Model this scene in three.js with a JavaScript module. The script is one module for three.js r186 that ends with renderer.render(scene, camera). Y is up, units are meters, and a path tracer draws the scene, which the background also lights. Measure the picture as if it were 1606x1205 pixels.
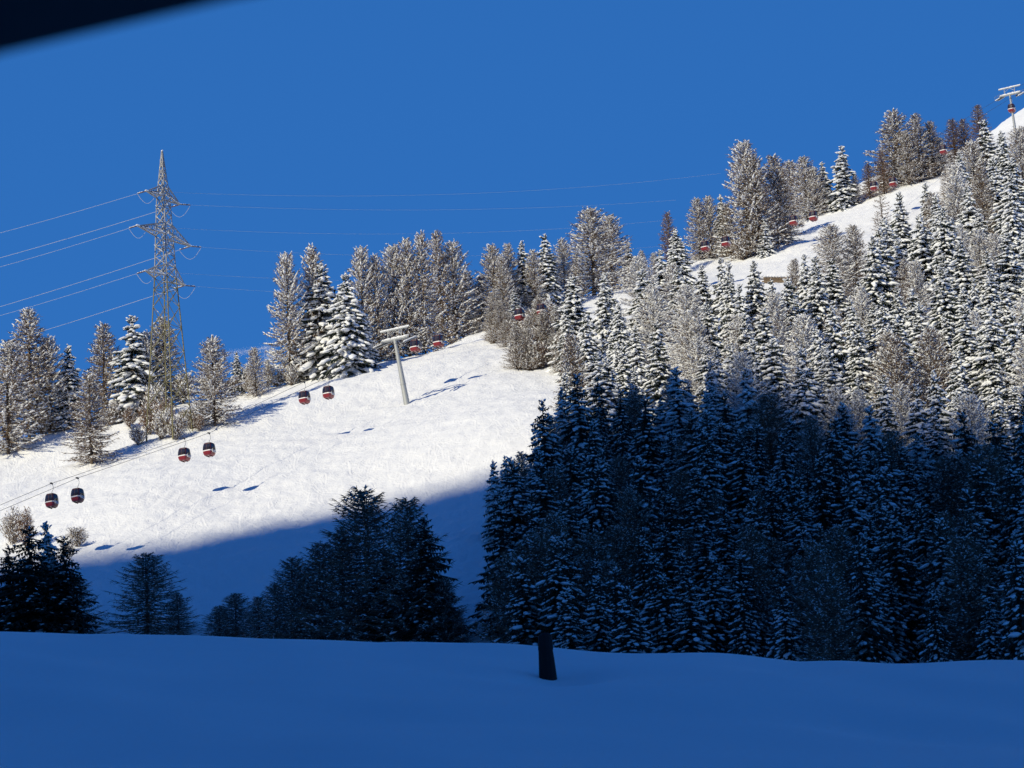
import * as THREE from 'three';
import { SimplexNoise } from 'three/addons/math/SimplexNoise.js';

// ------------------------------------------------------------------ camera, sky, sun, exposure
const scene = new THREE.Scene();
const F = 6100, PW = 1606, PH = 1205;                 // focal length and size of the photograph in pixels
const PITCH = 16, ROLL = -3;
const camera = new THREE.PerspectiveCamera(2 * Math.atan(PH / 2 / F) * 180 / Math.PI, PW / PH, 0.05, 8000);
camera.position.set(0, 1.3, 0);
camera.rotation.order = 'YXZ';
camera.rotation.set(PITCH * Math.PI / 180, 0, ROLL * Math.PI / 180);
camera.focus = 690; camera.userData.fStop = 50;     // a small lens set on the far slope
camera.updateMatrixWorld(true);

const SUN = new THREE.Vector3(-0.596, 0.504, 0.626).normalize();   // towards the sun: behind the viewer, to the left
{
  const w = 256, h = 128, a = new Float32Array(w * h * 4);
  const low = [0.046, 0.238, 0.69], high = [0.005, 0.05, 0.25];
  for (let j = 0; j < h; j++) {
    const el = ((j + 0.5) / h - 0.5) * Math.PI;       // row 0 is straight down
    const k = Math.pow(Math.max(0, Math.sin(el)), 0.75);
    for (let i = 0; i < w; i++) {
      const o = (j * w + i) * 4;
      for (let c = 0; c < 3; c++) a[o + c] = low[c] + (high[c] - low[c]) * k;
      a[o + 3] = 1;
    }
  }
  const sky = new THREE.DataTexture(a, w, h, THREE.RGBAFormat, THREE.FloatType);
  sky.mapping = THREE.EquirectangularReflectionMapping;
  sky.magFilter = THREE.LinearFilter; sky.minFilter = THREE.LinearFilter;
  sky.colorSpace = THREE.LinearSRGBColorSpace;
  sky.needsUpdate = true;
  scene.background = sky; scene.environment = sky;
}
const sun = new THREE.DirectionalLight(new THREE.Color(1.0, 0.92, 0.7), 3.95);
sun.position.copy(SUN).multiplyScalar(2500).add(new THREE.Vector3(0, 150, -650));
sun.target.position.set(0, 150, -650);
sun.castShadow = true; sun.shadow.radius = 1;
sun.shadow.mapSize.set(4096, 4096);
Object.assign(sun.shadow.camera, { left: -600, right: 600, top: 600, bottom: -600, near: 10, far: 5000 });
scene.add(sun, sun.target);

const renderer = new THREE.WebGLRenderer({ antialias: true });
renderer.toneMapping = THREE.LinearToneMapping;
renderer.toneMappingExposure = 1.0;
renderer.shadowMap.enabled = true;

// ------------------------------------------------------------------ helpers
function rng(seed) { let s = seed >>> 0; return () => { s = (s + 0x6D2B79F5) >>> 0; let t = s; t = Math.imul(t ^ (t >>> 15), t | 1); t ^= t + Math.imul(t ^ (t >>> 7), t | 61); return ((t ^ (t >>> 14)) >>> 0) / 4294967296; }; }
const nz = new SimplexNoise({ random: rng(7) });
const noise = (x, y) => nz.noise(x, y);
const clamp = (x, a, b) => Math.min(b, Math.max(a, x));
const smooth = (a, b, x) => { const t = clamp((x - a) / (b - a), 0, 1); return t * t * (3 - 2 * t); };
function lerpTable(tab, x) {
  if (x <= tab[0][0]) return tab[0][1];
  for (let i = 1; i < tab.length; i++) if (x <= tab[i][0]) { const [x0, y0] = tab[i - 1], [x1, y1] = tab[i]; return y0 + (y1 - y0) * (x - x0) / (x1 - x0); }
  return tab[tab.length - 1][1];
}
const V = (x, y, z) => new THREE.Vector3(x, y, z);
const taken = {};
function numbered(name) { const n = taken[name] = (taken[name] ?? -1) + 1; return n ? name + '_' + String(n).padStart(3, '0') : name; }
function tag(o, label, category, group, kind) {
  if (label) o.userData.label = label;
  if (category) o.userData.category = category;
  if (group) o.userData.group = group;
  if (kind) o.userData.kind = kind;
  return o;
}
function group(name, label, category, grp) { const g = new THREE.Group(); g.name = numbered(name); scene.add(g); return tag(g, label, category, grp); }
function mesh(name, geo, mat, parent) { const m = new THREE.Mesh(geo, mat); m.castShadow = m.receiveShadow = true; m.name = parent ? name : numbered(name); (parent || scene).add(m); return m; }
const mat = (r, g, b, rough = 0.85, extra = {}) => new THREE.MeshStandardMaterial({ color: new THREE.Color().setRGB(r, g, b), roughness: rough, ...extra });

// triangle collector
class MB {
  constructor() { this.p = []; this.n = []; this.uv = []; }
  tri(a, b, c, na, nb, nc) {
    const n = V().subVectors(b, a).cross(V().subVectors(c, a)).normalize();
    if (!na) na = nb = nc = n;
    else if (n.dot(na) + n.dot(nb) + n.dot(nc) < 0) { [b, c] = [c, b]; [nb, nc] = [nc, nb]; }
    this.p.push(a.x, a.y, a.z, b.x, b.y, b.z, c.x, c.y, c.z);
    this.n.push(na.x, na.y, na.z, nb.x, nb.y, nb.z, nc.x, nc.y, nc.z);
  }
  quad(a, b, c, d) { this.tri(a, b, c); this.tri(a, c, d); }
  geom(g, m4) {
    const q = g.index ? g.toNonIndexed() : g.clone(); if (m4) q.applyMatrix4(m4);
    const P = q.attributes.position.array, N = q.attributes.normal.array;
    for (let i = 0; i < P.length; i++) { this.p.push(P[i]); this.n.push(N[i]); }
  }
  bar(a, b, w, w2 = w) { // a square bar from a to b
    const d = V().subVectors(b, a), L = d.length(); d.normalize();
    const q = new THREE.Quaternion().setFromUnitVectors(V(0, 1, 0), d);
    const m = new THREE.Matrix4().compose(V().addVectors(a, b).multiplyScalar(0.5), q, V(w, L, w2));
    this.geom(BOX, m);
  }
  tube(pts, rad, sides = 5) { // tapered tube along points, rad(i) each
    const rings = [];
    for (let i = 0; i < pts.length; i++) {
      const t = V().subVectors(pts[Math.min(i + 1, pts.length - 1)], pts[Math.max(i - 1, 0)]).normalize();
      const u = Math.abs(t.y) > 0.9 ? V(1, 0, 0) : V(0, 1, 0), s = V().crossVectors(t, u).normalize(), w = V().crossVectors(s, t);
      const r = typeof rad === 'function' ? rad(i / (pts.length - 1)) : rad, ring = [];
      for (let k = 0; k < sides; k++) { const A = k / sides * 2 * Math.PI; const n = V().addScaledVector(s, Math.cos(A)).addScaledVector(w, Math.sin(A)); ring.push([V().copy(pts[i]).addScaledVector(n, r), n]); }
      rings.push(ring);
    }
    for (let i = 0; i + 1 < rings.length; i++) for (let k = 0; k < sides; k++) {
      const a = rings[i][k], b = rings[i][(k + 1) % sides], c = rings[i + 1][(k + 1) % sides], d = rings[i + 1][k];
      this.tri(a[0], b[0], c[0], a[1], b[1], c[1]); this.tri(a[0], c[0], d[0], a[1], c[1], d[1]);
    }
  }
  lump(c, ax, ay, az, rx, ry, rz, rnd, geo = ICO) { // a lumpy ellipsoid with axes ax, ay, az
    const P = geo.attributes.position.array, jit = {};
    const pt = [], nn = [];
    for (let i = 0; i < P.length; i += 3) {
      const key = P[i].toFixed(2) + P[i + 1].toFixed(2) + P[i + 2].toFixed(2);
      const j = jit[key] ?? (jit[key] = 0.75 + 0.5 * rnd());
      pt.push(V().copy(c).addScaledVector(ax, P[i] * rx * j).addScaledVector(ay, P[i + 1] * ry * j).addScaledVector(az, P[i + 2] * rz * j));
      nn.push(V().addScaledVector(ax, P[i] / rx).addScaledVector(ay, P[i + 1] / ry).addScaledVector(az, P[i + 2] / rz).normalize());
    }
    for (let i = 0; i < pt.length; i += 3) this.tri(pt[i], pt[i + 1], pt[i + 2], nn[i], nn[i + 1], nn[i + 2]);
  }
  build() { const g = new THREE.BufferGeometry(); g.setAttribute('position', new THREE.Float32BufferAttribute(this.p, 3)); g.setAttribute('normal', new THREE.Float32BufferAttribute(this.n, 3)); return g; }
}
const BOX = new THREE.BoxGeometry(1, 1, 1), ICO = new THREE.IcosahedronGeometry(1, 0), OCT = new THREE.OctahedronGeometry(1, 0);

// ------------------------------------------------------------------ the lie of the land: height above the camera's road at x (right) and d (metres ahead)
const S_ = [0.485, 0.8746];                          // direction of the gondola line in plan
const sOf = (x, d) => S_[0] * x + S_[1] * d, tOf = (x, d) => -S_[1] * x + S_[0] * d;
const fromST = (s, t) => [S_[0] * s - S_[1] * t, S_[1] * s + S_[0] * t];
const CREST = [[420, 440], [571, 424], [590, 412], [605, 402], [644, 397], [690, 392], [780, 390], [840, 384], [900, 380], [970, 366], [1100, 376]];
const SAG = [[600, 0], [650, -2.5], [690, -6], [733, -9], [781, -12.5], [830, -17], [870, -18], [915, -16], [1000, -17]];
function hillPlane(x, d) { return 196.3 + 0.15 * (x + 19) + 0.475 * (d - 695) + lerpTable(SAG, sOf(x, d)); }
function height(x, d) {
  const s = sOf(x, d), t = tOf(x, d);
  const mid = 1.3 + 0.168 * d;
  let h = hillPlane(x, d);
  h += 2.2 * noise(x / 90 + 3, d / 110) + 0.7 * noise(x / 34, d / 40 + 9);
  const u = t - lerpTable(CREST, s);
  const left = 1 - smooth(590, 660, s);
  h -= left * 3.6 * Math.exp(-((u - 15) ** 2) / 90) - left * 1.2 * Math.exp(-((u + 4) ** 2) / 60);
  const over = u - (4 + 56 * left);
  if (over > 0) h -= over < 30 ? 0.013 * over * over : 11.7 + 0.78 * (over - 30);
  const k = 8, e = h - mid;
  h = e > 4 * k ? h : e < -4 * k ? mid : mid + k * Math.log(1 + Math.exp(e / k));
  return h;
}
function rough(x, d) { // small relief of the snow
  const s = sOf(x, d), t = tOf(x, d);
  return 0.2 * noise(x / 7, d / 9) + 0.13 * noise(x / 2.6 + 5, d / 3.4) + 0.07 * noise(s / 1.1, t / 1.7) + 0.12 * Math.max(0, noise(s / 14 + 2, t / 3.2));
}
const groundY = (x, d) => height(x, d) + rough(x, d);

// pixel of the photograph -> direction; -> place on the hillside
function dir(px, py) { return V((px - PW / 2) / F, (PH / 2 - py) / F, -1).applyQuaternion(camera.quaternion); }
function at(px, py, d) { const v = dir(px, py); return v.multiplyScalar(d / -v.z).add(camera.position); }
function hit(px, py, d0 = 380, d1 = 1080) {
  const v = dir(px, py), k = v.y / -v.z, kx = v.x / -v.z;
  let best = 1e9, bd = d0;
  for (let d = d0; d < d1; d += 1) {
    const gap = camera.position.y + k * d - groundY(kx * d, d);
    if (gap <= 0) { let a = d - 1, b = d; for (let i = 0; i < 12; i++) { const m = (a + b) / 2; if (camera.position.y + k * m - groundY(kx * m, m) <= 0) b = m; else a = m; } return V(kx * b, groundY(kx * b, b), -b); }
    if (gap < best) { best = gap; bd = d; }
  }
  return V(kx * bd, groundY(kx * bd, bd), -bd);
}
const vp = V();
function toPx(p) { vp.copy(p).sub(camera.position).applyQuaternion(camera.quaternion.clone().invert()); return [PW / 2 + F * vp.x / -vp.z, PH / 2 - F * vp.y / -vp.z]; }

// ------------------------------------------------------------------ snow
function canvasTex(size, draw, srgb) { const c = document.createElement('canvas'); c.width = c.height = size; draw(c.getContext('2d'), size); const t = new THREE.CanvasTexture(c); t.wrapS = t.wrapT = THREE.RepeatWrapping; if (srgb) t.colorSpace = THREE.SRGBColorSpace; t.magFilter = THREE.LinearFilter; return t; }
const trackBump = canvasTex(2048, (g, n) => { // chopped up snow and ski tracks, 60 m a side
  g.fillStyle = '#808080'; g.fillRect(0, 0, n, n);
  const r = rng(31);
  const blob = (count, lo, hi, alpha) => { for (let i = 0; i < count; i++) { const v = r() < 0.5 ? 60 : 200; g.fillStyle = `rgba(${v},${v},${v},${alpha})`; const s = lo + (hi - lo) * r(), x = r() * n, y = r() * n, a = r() * 3.14, e = 0.3 + 0.5 * r(); for (const wx of [-n, 0, n]) for (const wy of [-n, 0, n]) { if (x + wx < -90 || x + wx > n + 90 || y + wy < -90 || y + wy > n + 90) continue; g.beginPath(); g.ellipse(x + wx, y + wy, s, s * e, a, 0, 7); g.fill(); } } };
  blob(700, 30, 80, 0.13); blob(4200, 9, 30, 0.2); blob(14000, 3, 10, 0.26);
  g.lineCap = 'round';
  for (let i = 0; i < 80; i++) {
    const x = r() * n, y = r() * n, ph = r() * 6, amp = 60 + 150 * r(), wl = 330 + 400 * r(), drift = (r() - 0.5) * 0.6, len = 500 + 900 * r();
    for (const [off, col, w] of [[0, '#484848', 13], [15, '#c8c8c8', 10]]) for (const wrapX of [-n, 0, n]) for (const wrapY of [-n, 0]) {
      g.strokeStyle = col; g.lineWidth = w; g.globalAlpha = 0.15; g.beginPath();
      for (let k = 0; k < len; k += 12) { const px = x + wrapX + drift * k + amp * Math.sin(k / wl * 6.28 + ph) + off, py = y + wrapY + k; k ? g.lineTo(px, py) : g.moveTo(px, py); }
      g.stroke();
    }
    g.globalAlpha = 1;
  }
});
const snowMat = mat(0.88, 0.885, 0.89, 0.75, { bumpMap: trackBump, bumpScale: 0.42 });
const meadowSnow = mat(0.88, 0.885, 0.89, 0.8);
const treeSnow = mat(0.88, 0.885, 0.89, 0.85);

// the hillside: a fan of rows that follow the slope
{
  const az = [], ds = [];
  for (let a = -1.5; a < -0.2; a += 0.08) az.push(a);
  for (let a = -0.2; a < -0.148; a += 0.004) az.push(a);
  for (let i = 0; i <= 430; i++) az.push(-0.148 + 0.296 * i / 430);
  for (let a = 0.152; a < 0.2; a += 0.004) az.push(a);
  for (let a = 0.2; a < 1.55; a += 0.08) az.push(a);
  for (let d = 46; d < 460; d += 14) ds.push(d);
  for (let d = 460; d < 960; d += 0.95) ds.push(d);
  for (let d = 960; d < 1100; d += 3) ds.push(d);
  for (let d = 1100; d < 2600; d += 60) ds.push(d);
  const P = [], U = [], I = [];
  for (const d of ds) for (const a of az) {
    const x = a * d, far = smooth(0.2, 0.9, Math.abs(a));
    let h = d > 1150 ? groundY(x, 1150) - (d - 1150) * 0.2 : groundY(x, d);
    h = h * (1 - 0.6 * far);
    P.push(x, h, -d); U.push(sOf(x, d) / 60, tOf(x, d) / 60);
  }
  const W = az.length;
  for (let j = 0; j + 1 < ds.length; j++) for (let i = 0; i + 1 < W; i++) { const a = j * W + i; I.push(a, a + 1, a + W + 1, a, a + W + 1, a + W); }
  const g = new THREE.BufferGeometry();
  g.setAttribute('position', new THREE.Float32BufferAttribute(P, 3)); g.setAttribute('uv', new THREE.Float32BufferAttribute(U, 2)); g.setIndex(I); g.computeVertexNormals();
  tag(mesh('ski_slope', g, snowMat), 'steep snow covered hillside with a tracked ski piste', 'hillside', null, 'structure');
}
// the snow meadow by the road, rising to a smooth crest
const POST = (() => { const v = dir(859, 1062); return V(v.x * 24 / -v.z, 0, -24); })();
function meadowY(x, d) {
  let h = d < 5 ? 0 : 0;
  const c = 0.264, top = 24.8;
  const dd = Math.max(0, d - 2.5);
  h = c * (dd < 4 ? dd * dd / 8 : dd - 2);
  h *= 1; h += c * 4.5 * smooth(2, 9, d) * 1.0;
  if (d > top) { const e = d - top; h -= e < 10 ? 0.0105 * e * e : 1.05 + 0.21 * (e - 10); }
  h -= (0.08 * x) * smooth(8, 20, d) * (1 - 0.5 * smooth(8, 40, Math.abs(x)));
  h += 0.03 * noise(x / 1.6 + 8, d / 3.1) * smooth(6, 14, d) + 0.06 * noise(x / 6, d / 7) * smooth(3, 8, Math.abs(d)) + 0.05 * noise(x / 17 + 4, d / 13) * smooth(4, 12, d) + 0.006 * noise(x / 0.9, d / 1.4) * smooth(3, 8, Math.abs(d));
  return h;
}
function meadowPit(x, d) { // the hollow that has melted round the post
  const r = Math.hypot(x - POST.x - 0.07, (d - 23.3) * 0.28);
  return -0.13 * Math.exp(-(r * r) / 0.06) - 0.05 * Math.exp(-(((x - POST.x + 0.1) / 0.5) ** 2 + ((d - 23) / 2.6) ** 2));
}
{
  const xs = [], ds = [];
  for (let x = -240; x < -6; x += 9) xs.push(x); for (let x = -6; x <= 6.001; x += 0.07) xs.push(x); for (let x = 9; x <= 240; x += 9) xs.push(x);
  for (let d = -80; d < 0; d += 8) ds.push(d); for (let d = 0; d < 14; d += 0.7) ds.push(d); for (let d = 14; d < 40; d += 0.12) ds.push(d); for (let d = 40; d <= 60; d += 2) ds.push(d);
  const P = [], I = [], W = xs.length;
  for (const d of ds) for (const x of xs) P.push(x, meadowY(x, d) + meadowPit(x, d), -d);
  for (let j = 0; j + 1 < ds.length; j++) for (let i = 0; i + 1 < W; i++) { const a = j * W + i; I.push(a, a + 1, a + W + 1, a, a + W + 1, a + W); }
  const g = new THREE.BufferGeometry(); g.setAttribute('position', new THREE.Float32BufferAttribute(P, 3)); g.setIndex(I); g.computeVertexNormals();
  tag(mesh('snow_meadow', g, meadowSnow), 'smooth shaded snow meadow rising to a soft crest', 'snow', null, 'structure');
}
// the mountain across the valley, behind the viewer, whose shadow lies on the slope
{
  const A = [0.6896, 0.7243];                        // away from the sun, in plan (x, d)
  const tanE = SUN.y / Math.hypot(SUN.x, SUN.z), W0 = -1250;
  const FAR = (-1100 - W0) * tanE, prof = [[-700, 1000], [-540, 1022], [-505, 1028], [-488, 1026], [-478, 1030], [-470, 1039], [-461, 1050], [-452, 1057], [-444, 1062], [-428, 1073], [-400, 1093], [-374, 1078], [-345, 1054], [-318, 1040], [-280, 1050], [-200, 1100]].map(([q, h]) => [q, h + FAR]);
  const q0 = prof[0][0], q1 = prof[prof.length - 1][0];
  const crest = (q) => (q < q0 ? prof[0][1] - 0.25 * (q0 - q) : q > q1 ? prof[prof.length - 1][1] + 800 * smooth(-200, 400, q) : lerpTable(prof, q)) + (q > q1 + 20 ? 20 * noise(q / 90, 1) : 0);  // past the shadow edge, crest raised to block sky and darken the meadow
  const qs = [], cs = [];
  for (let q = -1500; q < q0; q += 60) qs.push(q); for (let q = q0; q < q1; q += 3) qs.push(q); for (let q = q1; q < 1500; q += 40) qs.push(q);
  for (let c = -14; c <= 14; c++) cs.push(c / 14);
  const P = [], C = [], I = [];
  for (const q of qs) for (const c of cs) {
    const H = crest(q), f = Math.pow(Math.abs(c), 1.15), w = W0 + c * 1150;
    const y = H * (1 - f) + (Math.abs(c) > 0.04 && Math.abs(c) < 0.98 ? 18 * noise(q / 120, c * 6) - 14 : 0);
    const x = w * A[0] + q * A[1], d = w * A[1] - q * A[0];
    P.push(x, y, -d);
    const forest = noise(q / 70, c * 14) + 0.5 * noise(q / 25, c * 40) > 0.05 && f > 0.35;
    C.push(...(forest ? [0.07, 0.08, 0.075] : [0.8, 0.8, 0.81]));
  }
  const W = cs.length;
  for (let j = 0; j + 1 < qs.length; j++) for (let i = 0; i + 1 < W; i++) { const a = j * W + i; I.push(a, a + 1, a + W + 1, a, a + W + 1, a + W); }
  const g = new THREE.BufferGeometry(); g.setAttribute('position', new THREE.Float32BufferAttribute(P, 3)); g.setAttribute('color', new THREE.Float32BufferAttribute(C, 3)); g.setIndex(I); g.computeVertexNormals();
  tag(mesh('mountain', g, new THREE.MeshStandardMaterial({ vertexColors: true, roughness: 0.95 })), 'high wooded snowy mountain across the valley', 'mountain', null, 'structure');
}

// ------------------------------------------------------------------ trees
const M = {
  needle: mat(0.03, 0.042, 0.028, 0.9), bark: mat(0.10, 0.075, 0.055, 0.95),
  twig: mat(0.2, 0.142, 0.098, 0.95), twigRed: mat(0.2, 0.12, 0.075, 0.95),
};
function trunkGeo(H, r, rnd, lean = 0.15) {
  const b = new MB(), pts = []; const ph = rnd() * 6;
  for (let i = 0; i <= 6; i++) { const k = i / 6; pts.push(V(lean * Math.sin(k * 3 + ph) * k, -0.8 + (H + 0.8) * k, lean * Math.cos(k * 2.5 + ph) * k)); }
  b.tube(pts, k => r * (1 - 0.93 * k) + 0.015, 6); return b.build();
}
// a spruce: whorls of drooping boughs with hanging needles, pillows of snow on top
function spruce(seed, { H = 16, R = 2.5, snow = 1, dens = 1, bare = 0.03, mats = M.needle } = {}) {
  const r = rng(seed), crown = new MB(), sn = new MB();
  const whorls = Math.round(30 * dens), up = V(0, 1, 0);
  const gapAz = r() * 6.28;
  for (let w = 0; w < whorls; w++) {
    const k = bare + (0.985 - bare) * Math.pow(w / (whorls - 1), 0.92), y0 = k * H;
    const prof = Math.pow(1 - k, 0.66) * (1 - 0.25 * Math.exp(-k * 22));
    const nb = Math.max(4, Math.round((6 + 5 * (1 - k)) * dens)), a0 = r() * 6.28;
    for (let j = 0; j < nb; j++) {
      if (r() < 0.1) continue;
      const a = a0 + j / nb * 6.283 + (r() - 0.5) * 0.8, L = Math.max(0.22, R * prof * (0.5 + 0.75 * r()) * (1 + 0.12 * Math.cos(a - gapAz)) + 0.12);
      const out = V(Math.cos(a), 0, Math.sin(a)), side = V(-Math.sin(a), 0, Math.cos(a));
      const y = y0 + (r() - 0.5) * 0.75, drop = (k > 0.92 ? -0.4 : 0.1 + 0.42 * (1 - k) + 0.45 * r()), curl = 0.18 * r();
      const c = (q) => V(0, y - drop * q * L + curl * q * q * L, 0).addScaledVector(out, q * L);
      const n = L > 1.2 ? 5 : 3;
      for (let i = 0; i < n; i++) {
        const q0 = i / n, q1 = (i + 1) / n, A = c(q0), B = c(q1), wd = L * 0.3 * (1.05 - 0.75 * q1) * (0.7 + 0.6 * r()) + 0.08;
        for (const sgn of [-1, 1]) { const T = c(Math.min(1.08, q1 + 0.08)).addScaledVector(side, sgn * wd * (0.8 + 0.4 * r())); T.y -= wd * (0.35 + 0.4 * r()); crown.tri(A, B, T); }
        const hang = V().copy(c((q0 + q1) / 2)).addScaledVector(side, (r() - 0.5) * 0.2); hang.y -= (0.22 + 0.4 * r()) * (0.5 + 0.5 * Math.min(1.4, L / 1.6)); crown.tri(A, B, hang);
        if (i < n - 1 && r() < 0.5) { const h2 = V().copy(B).addScaledVector(side, (r() - 0.5) * 0.7); h2.y -= 0.5 * r() + 0.2; crown.tri(A, B, h2); }
      }
      // snow
      const t = V().subVectors(c(0.9), c(0.4)).normalize(), nn = V().crossVectors(side, t).normalize(); if (nn.y < 0) nn.negate();
      const nl = L > 1.3 ? 3 : L > 0.6 ? 2 : 1;
      for (let i = 0; i < nl; i++) if (r() < 0.8 * snow) {
        const q = nl === 1 ? 0.6 : 0.36 + 0.58 * i / (nl - 1) + (r() - 0.5) * 0.14, C = c(q).addScaledVector(side, (r() - 0.5) * 0.28 * L);
        const sz = (0.5 + 1.15 * r() * r() + 0.2 * r()) * Math.sqrt(snow), lx = (0.12 + 0.15 * L) * sz, lz = (0.1 + 0.11 * L * (1.2 - q * 0.6)) * sz, ly = (0.07 + 0.035 * L) * sz;
        C.y += ly * 0.55; sn.lump(C, t, nn, side, lx, ly, lz, r);
      }
    }
  }
  sn.lump(V(0, H * 0.99, 0), V(1, 0, 0), up, V(0, 0, 1), 0.1, 0.3, 0.1, r);
  return { trunk: trunkGeo(H * 0.98, 0.22, r, 0.06), crown: crown.build(), snow: sn.build(), H, crownMat: mats };
}
// a larch in winter: bare brown boughs with fine twigs, a line of snow along each
function larch(seed, { H = 16, R = 3, snow = 1, n = 170, bare = 0.08, round = 0.5, twigs = 26, mats = M.twig, multi = 0, frost = 0.16 } = {}) {
  const r = rng(seed), crown = new MB(), sn = new MB(), up = V(0, 1, 0);
  const stems = multi ? Array.from({ length: multi }, () => [(r() - 0.5) * R * 0.9, (r() - 0.5) * R * 0.9, 0.7 + 0.35 * r()]) : [[0, 0, 1]];
  for (const [sx, sz, sh] of stems) {
    const nb = Math.round(n / stems.length);
    for (let b = 0; b < nb; b++) {
      const k = bare + (0.99 - bare) * Math.pow((b + r()) / nb, 1.0), y0 = k * H * sh;
      const prof = Math.pow(1 - k, 0.72) * (1 - round * 0.45 * Math.exp(-k * 6)) + 0.05;
      const a = b * 2.39996 + (r() - 0.5) * 0.8, L = R * prof * (0.55 + 0.6 * r()) * (multi ? 0.6 : 1) + 0.15;
      const out = V(Math.cos(a), 0, Math.sin(a)), side = V(-Math.sin(a), 0, Math.cos(a));
      const lift = multi ? 0.5 + 0.6 * r() : -0.38 * (1 - k) + 0.42 * k + (r() - 0.5) * 0.35, curl = 0.22 + 0.2 * r(), wob = (r() - 0.5) * 0.4;
      const c = (q) => V(sx * k + sx * 0.3, y0 + lift * q * L - 0.25 * q * L + (curl + 0.1) * q * q * L, sz * k + sz * 0.3).addScaledVector(out, q * L).addScaledVector(side, wob * q * q * L);
      const pts = [c(0), c(0.35), c(0.7), c(1)];
      crown.tube(pts, q => (0.028 + 0.014 * L) * (1 - 0.8 * q) + 0.008, 3);
      const nt = Math.round(twigs * (0.35 + 0.65 * Math.min(1, L / 2)));
      for (let i = 0; i < nt; i++) {
        const q = 0.15 + 0.87 * r(), A = c(q), l = (0.28 + 0.62 * r()) * (0.5 + 0.5 * Math.min(1.2, L / 2)), sg = r() < 0.5 ? -1 : 1;
        const dn = V().addScaledVector(out, 0.5 + 0.4 * r()).addScaledVector(side, sg * (0.35 + 0.7 * r())); dn.y = (r() - 0.62) * 1.3; dn.normalize();
        const T = V().copy(A).addScaledVector(dn, l), wv = V().crossVectors(dn, V(r() - 0.5, r() - 0.5, r() - 0.5)).normalize().multiplyScalar(0.03 + 0.02 * r());
        crown.tri(V().addVectors(A, wv), V().subVectors(A, wv), T);
        if (r() < frost * snow) { const C = V().lerpVectors(A, T, 0.45); C.y += 0.03; const s2 = 0.05 + 0.06 * r(); sn.lump(C, dn, up, V().crossVectors(dn, up).normalize(), s2 * 2.2, s2 * 0.8, s2, r, OCT); }
      }
      const nl = Math.max(2, Math.round(L * 2.6));
      for (let i = 0; i < nl; i++) if (r() < 0.6 * snow) {
        const q = 0.12 + 0.86 * (i + r()) / nl, C = c(q), t = V().subVectors(c(Math.min(1, q + 0.1)), c(q - 0.1)).normalize(), sd = V().crossVectors(t, up).normalize(), n2 = V().crossVectors(sd, t);
        const s2 = (0.6 + 0.8 * r()) * Math.sqrt(snow); C.y += 0.05; sn.lump(C, t, n2, sd, 0.36 * s2, 0.085 * s2, 0.125 * s2, r, OCT);
      }
    }
  }
  let trunk;
  if (multi) { const tb = new MB(); for (const [sx, sz, sh] of stems) tb.tube([V(sx * 0.1, -0.5, sz * 0.1), V(sx * 0.8, H * sh * 0.5, sz * 0.8), V(sx * 1.3, H * sh, sz * 1.3)], q => 0.06 * (1 - 0.8 * q) + 0.01, 5); trunk = tb.build(); }
  else trunk = trunkGeo(H, 0.24, r, 0.3);
  return { trunk, crown: crown.build(), snow: sn.build(), H, crownMat: mats };
}
const KINDS = {
  spruce: [11, 12, 13, 14, 15, 16].map((s, i) => spruce(s, { R: [3.5, 3.9, 3.2, 4.2, 3.6, 3.0][i], snow: [1.7, 1.5, 1.65, 1.45, 1.35, 1.6][i], dens: 1.08 })),
  heavy: [21, 22].map(s => spruce(s, { R: 4.4, snow: 1.6, dens: 1.15 })),
  light: [26, 27, 28, 29].map((s, i) => spruce(s, { R: [3.6, 4.0, 3.3, 4.2][i], snow: [0.8, 0.9, 0.62, 0.8][i] })),  // snow thinned on these spruces to deepen the shade of the forest
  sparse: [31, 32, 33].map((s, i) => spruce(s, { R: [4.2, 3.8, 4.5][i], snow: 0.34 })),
  larch: [41, 42, 43, 44, 45, 46].map((s, i) => larch(s, { R: [5.6, 5.0, 6.2, 4.6, 5.3, 5.8][i], snow: [1.2, 1.0, 1.3, 0.85, 1.1, 1.0][i], n: 250, twigs: 34, bare: 0.05 })),
  frosted: [47, 48, 49, 50].map((s, i) => larch(s, { R: [5.0, 4.5, 5.5, 4.8][i], snow: [1.5, 1.3, 1.6, 1.4][i], n: 220, twigs: 30, bare: 0.05, frost: 0.34 })),
  brown: [51, 52].map(s => larch(s, { R: 4.2, snow: 0.3, mats: M.twigRed, n: 200, twigs: 34 })),
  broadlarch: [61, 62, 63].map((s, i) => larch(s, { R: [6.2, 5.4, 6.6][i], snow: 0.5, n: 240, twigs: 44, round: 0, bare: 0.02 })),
  thin: [71].map(s => larch(s, { R: 3.2, snow: 0.45, n: 80, twigs: 14, bare: 0.2 })),
  bush: [81, 82, 83].map((s, i) => larch(s, { H: 5, R: 3.6, snow: [0.9, 0.6, 1.1][i], n: 150, twigs: 18, multi: 6, bare: 0.1, mats: i === 1 ? M.twigRed : M.twig })),
};
const NAME = { spruce: 'spruce_tree', heavy: 'spruce_tree', sparse: 'spruce_tree', light: 'spruce_tree', larch: 'larch_tree', frosted: 'larch_tree', brown: 'larch_tree', broadlarch: 'larch_tree', thin: 'larch_tree', bush: 'bush' };
const protos = {};
const trnd = rng(99);
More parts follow.
